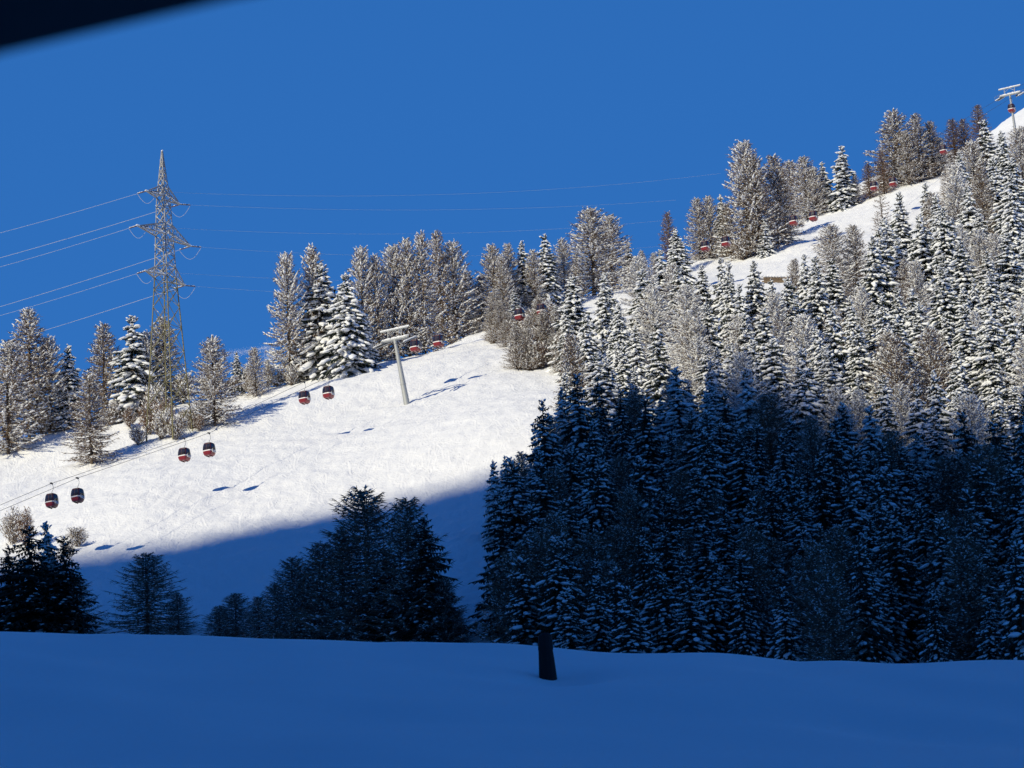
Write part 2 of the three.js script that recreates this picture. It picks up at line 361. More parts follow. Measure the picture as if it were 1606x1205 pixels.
function plant(kind, variant, pos, H, wide, label, grp) {
  const vs = KINDS[kind], v = vs[variant % vs.length], key = kind + variant % vs.length;
  let g;
  if (!protos[key]) {
    g = protos[key] = new THREE.Group();
    mesh('trunk', v.trunk, M.bark, g); mesh('crown', v.crown, v.crownMat, g); mesh('snow', v.snow, treeSnow, g);
  } else g = protos[key].clone();
  g.name = numbered(NAME[kind]); scene.add(g);
  g.userData = {}; tag(g, label, kind === 'bush' ? 'bush' : 'tree', grp);
  const k = H / v.H; g.position.copy(pos); g.scale.set(k * wide, k, k * wide); g.rotation.set((trnd() - 0.5) * 0.05, trnd() * 6.283, (trnd() - 0.5) * 0.05);
  return g;
}
// a tree whose top shows at (tx, ty) and whose foot at height by in the photograph
function treeAt(kind, tx, ty, by, wide, label, grp, variant = Math.floor(trnd() * 7)) {
  const bx = tx + 0.05 * (by - ty), foot = hit(bx, by);
  const H = at(tx, ty, -foot.z).y - foot.y;
  foot.y -= 0.15;
  return plant(kind, variant, foot, H, wide, label, grp);
}
const G = { back: 'larches on the knoll behind the power pylon', crest: 'trees along the crest beside the lift tower', ridge: 'trees on the crest below the upper piste', upper: 'trees beside the upper piste', front: 'dark trees behind the snow meadow', sunny: 'snowy trees of the sunlit forest', shade: 'trees of the shaded forest', bushes: 'snowy bushes on the slope' };

// on the knoll by the power pylon
for (const [k, x, y, b, w, l] of [
  ['larch', 37, 486, 660, 1.0, 'tallest snow dusted larch beside the power pylon knoll, dense brown crown'],
  ['larch', 4, 535, 712, 1.15, 'broad snowy larch standing at the low end of the knoll'],
  ['larch', 72, 528, 655, 0.9, 'snowy larch leaning against the tallest knoll larch'],
  ['spruce', 104, 541, 640, 1.1, 'small snowy spruce between the knoll larches'],
  ['larch', 137, 585, 728, 1.15, 'solitary snowy larch at the edge of the piste below the power pylon'],
  ['larch', 158, 508, 618, 1.0, 'snowy larch on the knoll two trees downhill of the power pylon'],
  ['spruce', 204, 497, 612, 1.25, 'snow laden spruce on the knoll just downhill of the power pylon'],
  ['larch', 252, 498, 606, 1.1, 'brown larch rising right behind the power pylon legs'],
  ['larch', 228, 520, 612, 1.0, 'low brown larch tucked behind the power pylon'],
  ['larch', 330, 528, 668, 1.1, 'tall snowy larch just uphill of the power pylon legs'],
  ['spruce', 370, 552, 592, 1.0, 'tiny snowy spruce on the skyline uphill of the pylon'],
  ['larch', 398, 545, 622, 1.0, 'slim young snowy larch on the skyline near the drifting snow'],
  ['larch', 418, 565, 605, 1.0, 'short young larch next to the big crest clump'],
]) treeAt(k, x, y, b, w, l, G.back);
// the clump on the crest by the lift tower
for (const [k, x, y, b, w, l, v] of [
  ['larch', 446, 398, 585, 0.61, 'slim brown larch at the low end of the crest clump'],
  ['larch', 486, 386, 572, 0.68, 'tall larch rising behind the heavy snow laden spruce'],
  ['heavy', 502, 418, 585, 1.15, 'broad spruce thick with snow at the front of the crest clump', 0],
  ['heavy', 540, 428, 588, 0.95, 'second heavy snow laden spruce of the crest clump', 1],
  ['larch', 562, 388, 560, 0.65, 'snowy larch behind the second heavy spruce'],
  ['spruce', 566, 480, 580, 1.2, 'small white spruce at the foot of the crest clump'],
  ['larch', 588, 398, 555, 0.61, 'thin brown larch in the middle of the crest clump'],
  ['larch', 612, 384, 548, 0.76, 'wide snowy larch directly behind the lift tower head', 2],
  ['larch', 634, 372, 545, 0.61, 'narrow tall larch uphill of the lift tower'],
  ['larch', 658, 366, 538, 0.65, 'second narrow tall larch uphill of the lift tower'],
  ['larch', 686, 361, 532, 0.65, 'tallest larch of the crest clump, pointed brown top'],
  ['larch', 708, 378, 530, 0.90, 'broad snow streaked larch at the uphill end of the crest clump', 2],
  ['larch', 730, 425, 520, 0.9, 'short larch closing the crest clump uphill'],
]) treeAt(k, x, y, b, w, l, G.crest, v);
// the crest between the clump and the upper piste
for (const [k, x, y, b, w, l] of [
  ['larch', 770, 384, 512, 0.95, 'brown larch starting the second group on the crest'],
  ['larch', 798, 382, 505, 0.8, 'slim larch beside the pair of crest spruces'],
  ['spruce', 818, 378, 500, 0.8, 'slim white spruce on the crest, one of two'],
  ['larch', 836, 392, 498, 0.85, 'brown larch between the two white crest spruces'],
  ['spruce', 855, 367, 490, 1.0, 'bright white pointed spruce standing highest on the crest'],
  ['larch', 884, 374, 480, 0.9, 'dark brown larch uphill of the bright white spruce'],
  ['larch', 752, 432, 518, 1.0, 'short brown larch opening the second group on the crest'],
  ['larch', 786, 402, 510, 0.8, 'brown larch squeezed behind the slim crest larch'],
  ['larch', 868, 398, 486, 0.8, 'low larch in the shade of the bright white spruce'],
  ['larch', 903, 396, 466, 0.9, 'low larch beside the very broad flat topped one'],
  ['larch', 1006, 392, 446, 0.9, 'low brown larch in the dip of the crest'],
  ['larch', 1026, 396, 446, 0.9, 'second low brown larch in the dip of the crest'],
  ['larch', 925, 326, 452, 1.35, 'very broad flat topped larch alone on the crest'],
  ['larch', 955, 338, 450, 1.2, 'snow streaked larch merged with the broad flat topped one'],
  ['spruce', 985, 378, 445, 1.0, 'small spruce in the dip of the crest'],
  ['brown', 1048, 332, 435, 0.9, 'reddish brown larch peeping over the dark crest spruce'],
  ['heavy', 1062, 360, 455, 1.05, 'spruce with wide snow shelves at the foot of the upper piste'],
  ['larch', 1094, 310, 408, 0.9, 'slim larch at the low end of the upper piste'],
  ['larch', 1112, 306, 405, 0.8, 'brown larch pressed against the upper piste spruce'],
  ['spruce', 1131, 306, 402, 1.0, 'white spruce at the low end of the upper piste'],
]) treeAt(k, x, y, b, w, l, G.ridge);
// beside the upper piste
for (const [k, x, y, b, w, l] of [
  ['larch', 1166, 223, 402, 0.85, 'tallest larch beside the upper piste, bare narrow top'],
  ['larch', 1186, 244, 398, 1.0, 'dense snowy larch next to the tallest upper one'],
  ['larch', 1214, 242, 385, 1.05, 'wide snowy larch at the edge of the upper piste'],
  ['bush', 1166, 370, 408, 1.0, 'small bush on the edge of the upper piste below tall larches'],
  ['spruce', 1198, 340, 402, 1.1, 'small spruce at the foot of the wide upper larch'],
  ['larch', 1240, 252, 352, 1.08, 'dark larch behind the upper cabins'],
  ['larch', 1262, 244, 345, 1.08, 'grey larch between dark larch and two spruces'],
  ['spruce', 1290, 254, 332, 1.05, 'first of two white spruces beside the upper piste'],
  ['spruce', 1321, 229, 325, 1.2, 'larger of two white spruces beside the upper piste'],
  ['larch', 1278, 262, 340, 1.0, 'low grey larch behind the first white upper spruce'],
  ['larch', 1342, 272, 320, 1.0, 'low snowy larch uphill of the two white spruces'],
  ['larch', 1422, 205, 290, 1.0, 'low snowy larch between the great and the slim upper larch'],
  ['larch', 1474, 215, 275, 1.1, 'low snowy larch below the rounded red brown pair'],
  ['larch', 1142, 318, 404, 0.9, 'snowy larch between the low upper spruce and the tallest upper larch'],
  ['larch', 1228, 262, 372, 0.9, 'dark snowy larch uphill of the wide upper one'],
  ['brown', 1362, 255, 312, 1.25, 'low reddish larch by the upper piste'],
  ['brown', 1384, 235, 305, 1.12, 'reddish brown larch below the great upper larch'],
  ['larch', 1402, 174, 292, 1.38, 'great snowy larch on the skyline above the upper cabins'],
  ['larch', 1440, 178, 285, 1.08, 'slim snowy larch beside the great upper larch'],
  ['broadlarch', 1460, 190, 278, 0.8, 'dark larch uphill of the great upper larch'],
  ['brown', 1495, 186, 262, 1.4, 'rounded red brown larch on the skyline'],
  ['brown', 1512, 186, 255, 1.3, 'second rounded red brown larch on the skyline'],
  ['brown', 1536, 164, 240, 1.25, 'pointed red brown larch below the upper lift tower'],
]) treeAt(k, x, y, b, w, l, G.upper);
// in front of the upper piste
for (const [k, x, y, b, w, l] of [
  ['thin', 1385, 293, 425, 1.0, 'sparse bare larch standing out against the upper piste'],
  ['thin', 1378, 330, 430, 0.8, 'second sparse bare larch against the upper piste'],
  ['spruce', 1413, 300, 432, 1.0, 'pointed spruce beside the sparse bare larches'],
  ['spruce', 1453, 287, 412, 0.9, 'slender dead topped spruce against the upper piste'],
  ['larch', 1466, 303, 420, 0.9, 'snowy larch beside the slender spruce'],
  ['larch', 1303, 354, 480, 1.1, 'bushy grey larch in front of the upper piste'],
  ['larch', 1340, 352, 470, 0.9, 'snowy larch next to the bushy grey one'],
  ['larch', 1246, 405, 520, 0.8, 'bare topped larch in front of the timber wall'],
  ['spruce', 1266, 398, 520, 0.8, 'spruce beside the timber retaining wall'],
  ['spruce', 1184, 410, 530, 1.0, 'spruce at the low end of the timber wall'],
  ['spruce', 1132, 405, 520, 0.9, 'young spruce at the foot of the upper piste'],
  ['spruce', 1550, 188, 330, 1.0, 'tall spruce just below the upper lift tower'],
  ['spruce', 1576, 214, 345, 1.0, 'spruce hiding the foot of the upper lift tower'],
  ['larch', 1602, 200, 330, 1.0, 'larch just uphill of the upper lift tower foot'],
  ['larch', 1528, 222, 345, 1.0, 'snowy larch below the pointed red brown one'],
  ['spruce', 1508, 240, 352, 1.0, 'snowy spruce at the uphill edge of the upper piste'],
  ['larch', 1490, 258, 362, 0.9, 'slim larch at the uphill edge of the upper piste'],
  ['spruce', 1564, 244, 375, 1.0, 'snowy spruce in front of the tall one below the upper lift tower'],
  ['spruce', 1592, 246, 382, 1.1, 'broad snowy spruce in front of the upper lift tower'],
  ['larch', 1540, 262, 385, 1.0, 'snowy larch in front of the trees below the upper lift tower'],
]) treeAt(k, x, y, b, w, l, G.upper);
// in the shade behind the meadow
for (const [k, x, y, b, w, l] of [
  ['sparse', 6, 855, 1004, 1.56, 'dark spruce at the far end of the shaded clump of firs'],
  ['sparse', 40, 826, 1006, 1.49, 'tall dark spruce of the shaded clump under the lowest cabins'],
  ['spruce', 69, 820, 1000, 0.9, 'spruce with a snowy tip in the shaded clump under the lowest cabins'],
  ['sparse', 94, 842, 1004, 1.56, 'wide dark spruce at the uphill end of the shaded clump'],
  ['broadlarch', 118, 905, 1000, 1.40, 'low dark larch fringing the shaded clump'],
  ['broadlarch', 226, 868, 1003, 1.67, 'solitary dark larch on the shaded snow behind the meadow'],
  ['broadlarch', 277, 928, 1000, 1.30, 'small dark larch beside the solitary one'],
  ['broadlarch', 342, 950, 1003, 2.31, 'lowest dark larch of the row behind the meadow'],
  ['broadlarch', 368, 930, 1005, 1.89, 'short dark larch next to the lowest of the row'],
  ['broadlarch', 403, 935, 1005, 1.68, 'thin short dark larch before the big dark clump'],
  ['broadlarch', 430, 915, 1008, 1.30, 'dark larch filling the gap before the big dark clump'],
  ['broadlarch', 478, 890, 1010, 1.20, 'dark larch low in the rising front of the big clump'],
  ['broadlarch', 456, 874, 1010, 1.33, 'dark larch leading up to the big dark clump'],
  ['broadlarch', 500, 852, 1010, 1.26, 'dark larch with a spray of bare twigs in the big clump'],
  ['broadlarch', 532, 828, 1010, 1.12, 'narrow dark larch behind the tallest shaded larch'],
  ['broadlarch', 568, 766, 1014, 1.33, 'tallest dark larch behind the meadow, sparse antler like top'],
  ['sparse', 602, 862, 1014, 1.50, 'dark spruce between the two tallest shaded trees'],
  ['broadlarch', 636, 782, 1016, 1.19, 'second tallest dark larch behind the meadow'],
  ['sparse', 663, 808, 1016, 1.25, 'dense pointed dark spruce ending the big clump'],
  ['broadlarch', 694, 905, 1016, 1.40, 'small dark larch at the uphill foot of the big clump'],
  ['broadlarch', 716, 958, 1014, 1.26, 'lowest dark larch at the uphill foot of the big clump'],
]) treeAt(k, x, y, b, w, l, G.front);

// the forest: feet spread over the hillside inside this outline of the photograph
const FOREST = [[785, 1112], [780, 1075], [800, 920], [842, 800], [878, 730], [905, 680], [900, 640], [880, 600], [890, 540], [960, 520], [1040, 500], [1110, 520], [1215, 535], [1290, 515], [1400, 460], [1476, 390], [1484, 330], [1500, 300], [1560, 268], [1620, 245], [1690, 225], [1690, 1112]];
function inside(poly, x, y) { let c = false; for (let i = 0, j = poly.length - 1; i < poly.length; j = i++) { const [xi, yi] = poly[i], [xj, yj] = poly[j]; if ((yi > y) !== (yj > y) && x < (xj - xi) * (y - yi) / (yj - yi) + xi) c = !c; } return c; }
{
  const r = rng(2024); let row = 0;
  for (let y = 1105; y > 225; y -= 34) {
    row++;
    for (let x = 770 + (row % 2) * 22; x < 1680; x += 45) {
      const px = x + (r() - 0.5) * 52, py = y + (r() - 0.5) * 40; const a = r(), b = r(), c = r(), e = r();
      if (!inside(FOREST, px, py)) continue;
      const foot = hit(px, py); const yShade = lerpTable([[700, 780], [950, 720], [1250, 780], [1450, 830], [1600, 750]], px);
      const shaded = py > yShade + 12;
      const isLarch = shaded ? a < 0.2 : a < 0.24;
      const kind = isLarch ? (shaded ? 'broadlarch' : b < 0.3 ? 'larch' : 'frosted') : shaded ? 'light' : 'spruce';  // less snow where shaded, so the crowns there come out darker
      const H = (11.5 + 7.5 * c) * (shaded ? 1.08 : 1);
      foot.y -= 0.15;
      const size = H > 16.8 ? 'tall' : H < 14.2 ? 'short' : 'middling', breadth = b > 0.66 ? 'broad' : b < 0.33 ? 'slim' : 'even';
      const label = `${size} ${breadth} ` + (shaded ? (isLarch ? 'bare dark larch in the shaded forest, among spruces' : 'spruce with thin snow in the blue shade of the forest') : isLarch ? 'snow dusted bare larch in the sunlit forest' : 'snow laden spruce in the sunlit forest');
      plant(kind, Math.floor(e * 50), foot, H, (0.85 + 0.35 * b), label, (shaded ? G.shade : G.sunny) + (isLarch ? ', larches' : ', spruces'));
    }
  }
}
// edge of the forest and bushes
{
  const r = rng(5);
  for (const [x, y, b] of [[772, 722, 850], [792, 715, 850], [816, 708, 840], [838, 690, 830], [862, 650, 790], [880, 610, 760], [890, 570, 700]])
    treeAt(r() < 0.5 ? 'larch' : 'spruce', x, y, b, 0.9, 'young tree on the piste edge of the shaded forest', 'young trees along the forest edge');
  for (let i = 0; i < 46; i++) {
    const x = 735 + 160 * Math.sqrt(r()), b = 512 + (clamp((x - 735) * 0.9, 0, 72)) * r() + 8 * r(), kind = r() < 0.4 ? 'larch' : r() < 0.25 ? 'spruce' : 'bush', hgt = (kind === 'bush' ? 26 + 24 * r() : 40 + 46 * r()) * (0.55 + 0.45 * smooth(735, 810, x));
    treeAt(kind, x, b - hgt, b, kind === 'bush' ? 0.8 + 0.5 * r() : 1.2, { larch: 'brown young larch in the thicket at the top of the piste', bush: 'brown snowy bush in the thicket at the top of the piste', spruce: 'young snowy spruce in the thicket at the top of the piste' }[kind], { larch: 'young larches of the thicket', bush: 'bushes of the thicket', spruce: 'young spruces of the thicket' }[kind]);
  }
  for (const [x, y, b, w] of [[216, 668, 698, 1.1], [62, 640, 664, 1.2], [84, 644, 668, 1], [240, 600, 655, 0.8], [262, 625, 668, 0.8], [185, 625, 665, 0.8], [290, 640, 672, 0.8], [455, 575, 605, 1], [380, 575, 610, 0.9], [16, 795, 855, 0.7], [122, 824, 858, 1.1], [105, 845, 868, 0.9], [40, 800, 862, 0.6], [545, 560, 586, 1], [232, 632, 682, 0.9], [250, 640, 690, 0.8], [272, 648, 690, 0.8], [300, 632, 674, 0.9], [312, 650, 676, 1], [205, 640, 672, 0.9], [170, 640, 668, 1], [345, 640, 664, 1], [360, 590, 612, 1.2], [392, 590, 618, 1], [430, 578, 600, 1.2], [285, 588, 612, 1.2], [325, 575, 600, 1]])
    treeAt('bush', x, y, b, w, y > 750 ? 'leafless bush on the sunlit snow below the lowest gondola cabins' : x < 100 ? 'snowy bush below the knoll larches' : x < 300 ? 'snowy leafless bush near the power pylon legs' : 'snowy bush at the foot of the crest clump', G.bushes);
}

// ------------------------------------------------------------------ the gondola lift
const ROPE = [[450, 141.5], [502, 165.2], [541, 181.1], [580.7, 200.2], [609.5, 214.4], [621.6, 219.6], [664, 236.2], [708, 254.5], [752.5, 273.7], [801.2, 292.7], [851, 314.9], [885.75, 333.2], [936.75, 359.5], [990, 387], [1030, 408]];
const ropeY = (s) => lerpTable(ROPE, s), T0 = 363, HALF = 2.6;
const ropePoint = (s, side) => { const [x, d] = fromST(s, T0 + side * HALF); return V(x, ropeY(s), -d); };
const mSteel = mat(0.36, 0.37, 0.37, 0.45, { metalness: 0.5 }), mGalv = mat(0.42, 0.43, 0.42, 0.55, { metalness: 0.25 }), mDarkSteel = mat(0.05, 0.05, 0.055, 0.5, { metalness: 0.4 });
const mRed = new THREE.MeshPhysicalMaterial({ color: new THREE.Color().setRGB(0.24, 0.022, 0.026), roughness: 0.35, clearcoat: 0.6, clearcoatRoughness: 0.15 });
const mMaroon = mat(0.07, 0.012, 0.018, 0.4), mWhite = mat(0.8, 0.8, 0.79, 0.45), mBlack = mat(0.02, 0.02, 0.022, 0.5);
const mGlass = new THREE.MeshPhysicalMaterial({ color: new THREE.Color().setRGB(0.025, 0.02, 0.026), roughness: 0.12, clearcoat: 1, clearcoatRoughness: 0.05 });

function roundSquare(half, k = 4.2, n = 24) { const p = []; for (let i = 0; i < n; i++) { const a = (i + 0.5) / n * 6.28319, c = Math.cos(a), s = Math.sin(a), r = half / Math.pow(Math.pow(Math.abs(c), k) + Math.pow(Math.abs(s), k), 1 / k); p.push([c * r, s * r]); } return p; }
function loft(levels, { from = 0, to = 24, capTop = false, capBottom = false, n = 24 } = {}) { // levels: [y, half width]
  const b = new MB(), rings = levels.map(([y, h]) => roundSquare(h, 4.2, n).map(([x, z]) => V(x, y, z)));
  for (let j = 0; j + 1 < rings.length; j++) for (let i = from; i < to; i++) { const a = i % n, c = (i + 1) % n; b.quad(rings[j][a], rings[j + 1][a], rings[j + 1][c], rings[j][c]); }
  if (capTop) { const r = rings[rings.length - 1], m = V(0, levels[levels.length - 1][0], 0); for (let i = 0; i < n; i++) b.tri(m, r[(i + 1) % n], r[i]); }
  if (capBottom) { const r = rings[0], m = V(0, levels[0][0], 0); for (let i = 0; i < n; i++) b.tri(m, r[i], r[(i + 1) % n]); }
  return b.build();
}
const CAB = (() => {
  const W = 0.95, up = 2.42; // the roof's height above the floor
  const g = {};
  g.lower = loft([[0, W * 0.66], [0.1, W * 0.82], [0.4, W * 0.94], [0.72, W * 1.0]], { capBottom: true });
  g.stripe = loft([[0.72, W * 1.004], [0.74, W * 1.012], [0.86, W * 1.012], [0.89, W * 1.0]]);
  g.band = loft([[0.89, W * 0.99], [1.4, W * 0.975], [1.85, W * 0.9], [2.05, W * 0.83]]);
  g.roof = loft([[2.05, W * 0.85], [2.12, W * 0.84], [2.24, W * 0.72], [2.3, W * 0.5]], { capTop: true });
  // panes: two on each face, with a mullion between them
  g.panes = [];
  for (let f = 0; f < 4; f++) for (const [i0, i1] of [[-2.7, -0.15], [0.15, 2.7]]) {
    const b = new MB(), P = (y, h, i) => { const a = (f * 6 + i) / 24 * 6.28319, k = 4.2, c = Math.cos(a), s = Math.sin(a), r = h / Math.pow(Math.abs(c) ** k + Math.abs(s) ** k, 1 / k); return V(c * r, y, s * r); };
    const L = [[0.96, W * 1.0], [1.4, W * 0.987], [1.83, W * 0.917], [1.98, W * 0.868]];
    for (let j = 0; j < 3; j++) for (let q = 0; q < 3; q++) { const a = i0 + (i1 - i0) * q / 3, c = i0 + (i1 - i0) * (q + 1) / 3; b.quad(P(...L[j], a), P(...L[j + 1], a), P(...L[j + 1], c), P(...L[j], c)); }
    g.panes.push(b.build());
  }
  const h = new MB(); h.tube([V(0, 2.28, 0), V(0, 2.6, 0.05), V(0, 3.05, 0.32), V(0, 3.5, 0.34), V(0, 3.85, 0.12), V(0, 4.0, 0)], 0.045, 6); g.hanger = h.build();
  const gr = new MB(); gr.bar(V(-0.4, 4.06, 0), V(0.4, 4.06, 0), 0.16, 0.14); gr.bar(V(-0.12, 4.0, 0.05), V(-0.12, 4.22, 0.05), 0.1); gr.bar(V(0.12, 4.0, 0.05), V(0.12, 4.22, 0.05), 0.1); g.grip = gr.build();
  const rk = new MB(); for (const x of [-0.45, 0, 0.45]) rk.bar(V(x, 0.55, 0), V(x, 1.05, 0), 0.07, 0.05); rk.bar(V(-0.5, 0.55, 0), V(0.5, 0.55, 0), 0.07, 0.1); g.rack = rk.build();
  const dr = new MB(); dr.bar(V(0, 0.12, 0), V(0, 2.0, 0), 0.02, 0.02); g.seam = dr.build();
  const bm = new MB(); bm.bar(V(-0.5, -0.06, 0.35), V(0.5, -0.06, 0.35), 0.1, 0.1); bm.bar(V(-0.5, -0.06, -0.35), V(0.5, -0.06, -0.35), 0.1, 0.1); g.skid = bm.build();
  const sn = new MB(), r = rng(8); sn.lump(V(0, 2.28, 0), V(1, 0, 0), V(0, 1, 0), V(0, 0, 1), 0.5, 0.08, 0.5, r); g.snow = sn.build();
  return g;
})();
let cabProto;
function cabin(s, side, label) {
  let g;
  if (!cabProto) {
    g = cabProto = new THREE.Group();
    const low = mesh('lower_shell', CAB.lower, mRed, g); mesh('bumper', CAB.skid, mBlack, low);
    mesh('stripe', CAB.stripe, mWhite, g);
    const band = mesh('window_frame', CAB.band, mMaroon, g); for (const p of CAB.panes) mesh('window_pane', p, mGlass, band);
    mesh('roof', CAB.roof, mMaroon, g);
    mesh('hanger', CAB.hanger, mSteel, g); mesh('grip', CAB.grip, mDarkSteel, g);
    const k1 = mesh('ski_rack', CAB.rack, mWhite, g); k1.position.set(0, 0, 0.99);
    const d1 = mesh('door_seam', CAB.seam, mBlack, g); d1.position.set(0, 0, 0.93);
  } else g = cabProto.clone();
  g.name = numbered('gondola_cabin'); scene.add(g); g.userData = {}; tag(g, label, 'gondola', 'red gondola cabins hanging on the lift');
  const p = ropePoint(s, side);
  g.position.set(p.x, p.y - 4.06, p.z);
  g.rotation.y = Math.atan2(S_[1], S_[0]);         // local x along the rope
  return g;
}
const ord = ['first', 'second', 'third', 'fourth', 'fifth', 'sixth', 'seventh', 'eighth'];
[[621.6, 0], [664, 1], [752.5, 2], [801.2, 3], [851, 4]].forEach(([s, i]) => { for (const side of [1, -1]) cabin(s, side, `${ord[i]} red gondola cabin uphill of the piste lift tower, on the ${side > 0 ? 'crest' : 'forest'} side rope`); });
[[580.7, 0], [541, 1], [502, 2]].forEach(([s, i]) => { for (const side of [1, -1]) cabin(s, side, `${ord[i]} red gondola cabin downhill of the piste lift tower, on the ${side > 0 ? 'crest' : 'forest'} side rope`); });
cabin(885.75, -1, 'red gondola cabin half hidden by trees, second below the upper lift tower');
cabin(936.75, -1, 'red gondola cabin hanging right below the upper lift tower');
for (const side of [1, -1]) {
  const b = new MB(), pts = []; for (let s = 450; s <= 1030; s += 4) pts.push(ropePoint(s, side));
  b.tube(pts, 0.035, 5);
  tag(mesh('haul_rope', b.build(), mDarkSteel), `thin steel haul rope of the gondola lift, ${side > 0 ? 'crest' : 'forest'} side`, 'rope', 'haul ropes of the gondola lift');
}
function liftTower(base, s, label, r0) {
  const g = group('lift_tower', label, 'lift tower', 'tubular lift towers');
  const top = V().copy(ropePoint(s, 1)).add(ropePoint(s, -1)).multiplyScalar(0.5); top.y += 0.25;
  g.position.copy(base);
  const t = V().subVectors(top, base), ax = V().copy(t).normalize();
  const cross = V(-S_[1], 0, -S_[0]).normalize(), along = V().crossVectors(ax, cross).normalize(); // cross: towards the crest side
  const P = (k, c = 0, a = 0) => V().copy(t).multiplyScalar(k).addScaledVector(cross, c).addScaledVector(along, a);
  const lo = new MB(); lo.tube([P(-0.05), P(0.3)], q => r0 * (1 - 0.2 * q), 20); const lower = mesh('lower_pole', lo.build(), mGalv, g);
  const fl = new MB(); fl.tube([P(0.296), P(0.297), P(0.31), P(0.311)], q => (q > 0.1 && q < 0.9 ? r0 * 0.92 : r0 * 0.6), 20); mesh('flange', fl.build(), mGalv, lower);
  const hi = new MB(); hi.tube([P(0.3), P(1.0)], q => r0 * (0.78 - 0.3 * q), 20); const pole = mesh('upper_pole', hi.build(), mGalv, g);
  const ld = new MB(); for (const c of [-0.2, 0.2]) ld.bar(P(0.1, c, -r0 - 0.12), P(0.99, c, -r0 * 0.55 - 0.12), 0.04); const nr = Math.round(t.length() / 0.45); for (let i = 4; i < nr; i++) { const k = i / nr, off = -r0 * (1.0 - 0.45 * k) - 0.13; ld.bar(P(k, -0.2, off), P(k, 0.2, off), 0.03); } mesh('ladder', ld.build(), mSteel, g);
  const ca = new MB(); ca.bar(P(1, -HALF - 0.4), P(1, HALF + 0.4), 0.42, 0.36); const arm = mesh('crossarm', ca.build(), mGalv, g);
  const rnd = rng(3), sn = new MB(), up = V(0, 1, 0);
  for (let c = -HALF - 0.3; c <= HALF + 0.3; c += 0.5) { const q = P(1, c + (rnd() - 0.5) * 0.2); q.y += 0.3; sn.lump(q, cross, up, along, 0.42, 0.2 + 0.1 * rnd(), 0.26, rnd); }
  mesh('snow', sn.build(), treeSnow, arm);
  for (const side of [1, -1]) {
    const sh = new MB(), s2 = new MB(), ro = ropePoint(s, side).sub(base), rd = V().subVectors(ropePoint(s + 3, side), ropePoint(s - 3, side)).normalize(), un = V().crossVectors(rd, cross).normalize(); if (un.y < 0) un.negate();
    const Q = (a, h, c = 0) => V().copy(ro).addScaledVector(rd, a).addScaledVector(un, h).addScaledVector(cross, c);
    sh.bar(Q(-2.6, -0.42), Q(2.6, -0.42), 0.14, 0.2); sh.bar(Q(-0.3, -0.4), Q(-0.3, 0.3), 0.2); sh.bar(Q(0.3, -0.4), Q(0.3, 0.3), 0.2);
    const train = mesh('sheave_train', sh.build(), mSteel, g);
    for (let i = 0; i < 8; i++) { const wh = new MB(), a = -2.45 + i * 0.7, pts = []; wh.tube([Q(a, -0.24, -0.09), Q(a, -0.24, -0.085), Q(a, -0.24, 0.085), Q(a, -0.24, 0.09)], q => (q > 0.1 && q < 0.9 ? 0.2 : 0.01), 12); mesh('wheel', wh.build(), mDarkSteel, train); }
    const wk = new MB(); wk.bar(Q(-2.6, -0.35, side * 0.75), Q(2.6, -0.35, side * 0.75), 0.5, 0.05); for (let a = -2.4; a <= 2.5; a += 1.2) wk.bar(Q(a, -0.35, side * 1.0), Q(a, 0.65, side * 1.0), 0.05); wk.bar(Q(-2.5, 0.65, side * 1.0), Q(2.5, 0.65, side * 1.0), 0.05); mesh('catwalk', wk.build(), mSteel, g);
    for (let a = -2.4; a <= 2.4; a += 0.5) s2.lump(Q(a, -0.18, side * 0.75), rd, un, cross, 0.4, 0.16, 0.3, rnd); mesh('snow', s2.build(), treeSnow, train);
  }
  // the lifting gantry above the arm
  const gt = new MB(); for (const c of [-1.5, 1.5]) gt.bar(P(1, c).addScaledVector(up, 0.1), P(1, c).addScaledVector(up, 1.9), 0.16); gt.bar(P(1, -HALF - 0.5).addScaledVector(up, 1.95), P(1, HALF + 0.5).addScaledVector(up, 1.95), 0.22, 0.18);
  gt.bar(P(1, -1.5).addScaledVector(up, 0.9), P(1, 0).addScaledVector(up, 1.9), 0.1); gt.bar(P(1, 1.5).addScaledVector(up, 0.9), P(1, 0).addScaledVector(up, 1.9), 0.1);
  const gan = mesh('gantry', gt.build(), mGalv, g), s3 = new MB();
  for (let c = -HALF - 0.4; c <= HALF + 0.4; c += 0.45) { const q = P(1, c).addScaledVector(up, 2.16); s3.lump(q, cross, up, along, 0.4, 0.17 + 0.08 * rnd(), 0.2, rnd); } mesh('snow', s3.build(), treeSnow, gan);
  return g;
}
liftTower(hit(638, 634), 609.5, 'grey tubular lift tower with snowy crossarm standing on the open piste', 0.62);
{ const [x, d] = fromST(945, T0); liftTower(V(x, groundY(x, d), -d), 943, 'slim lift tower with snow capped arms at the top of the upper piste', 0.45); }

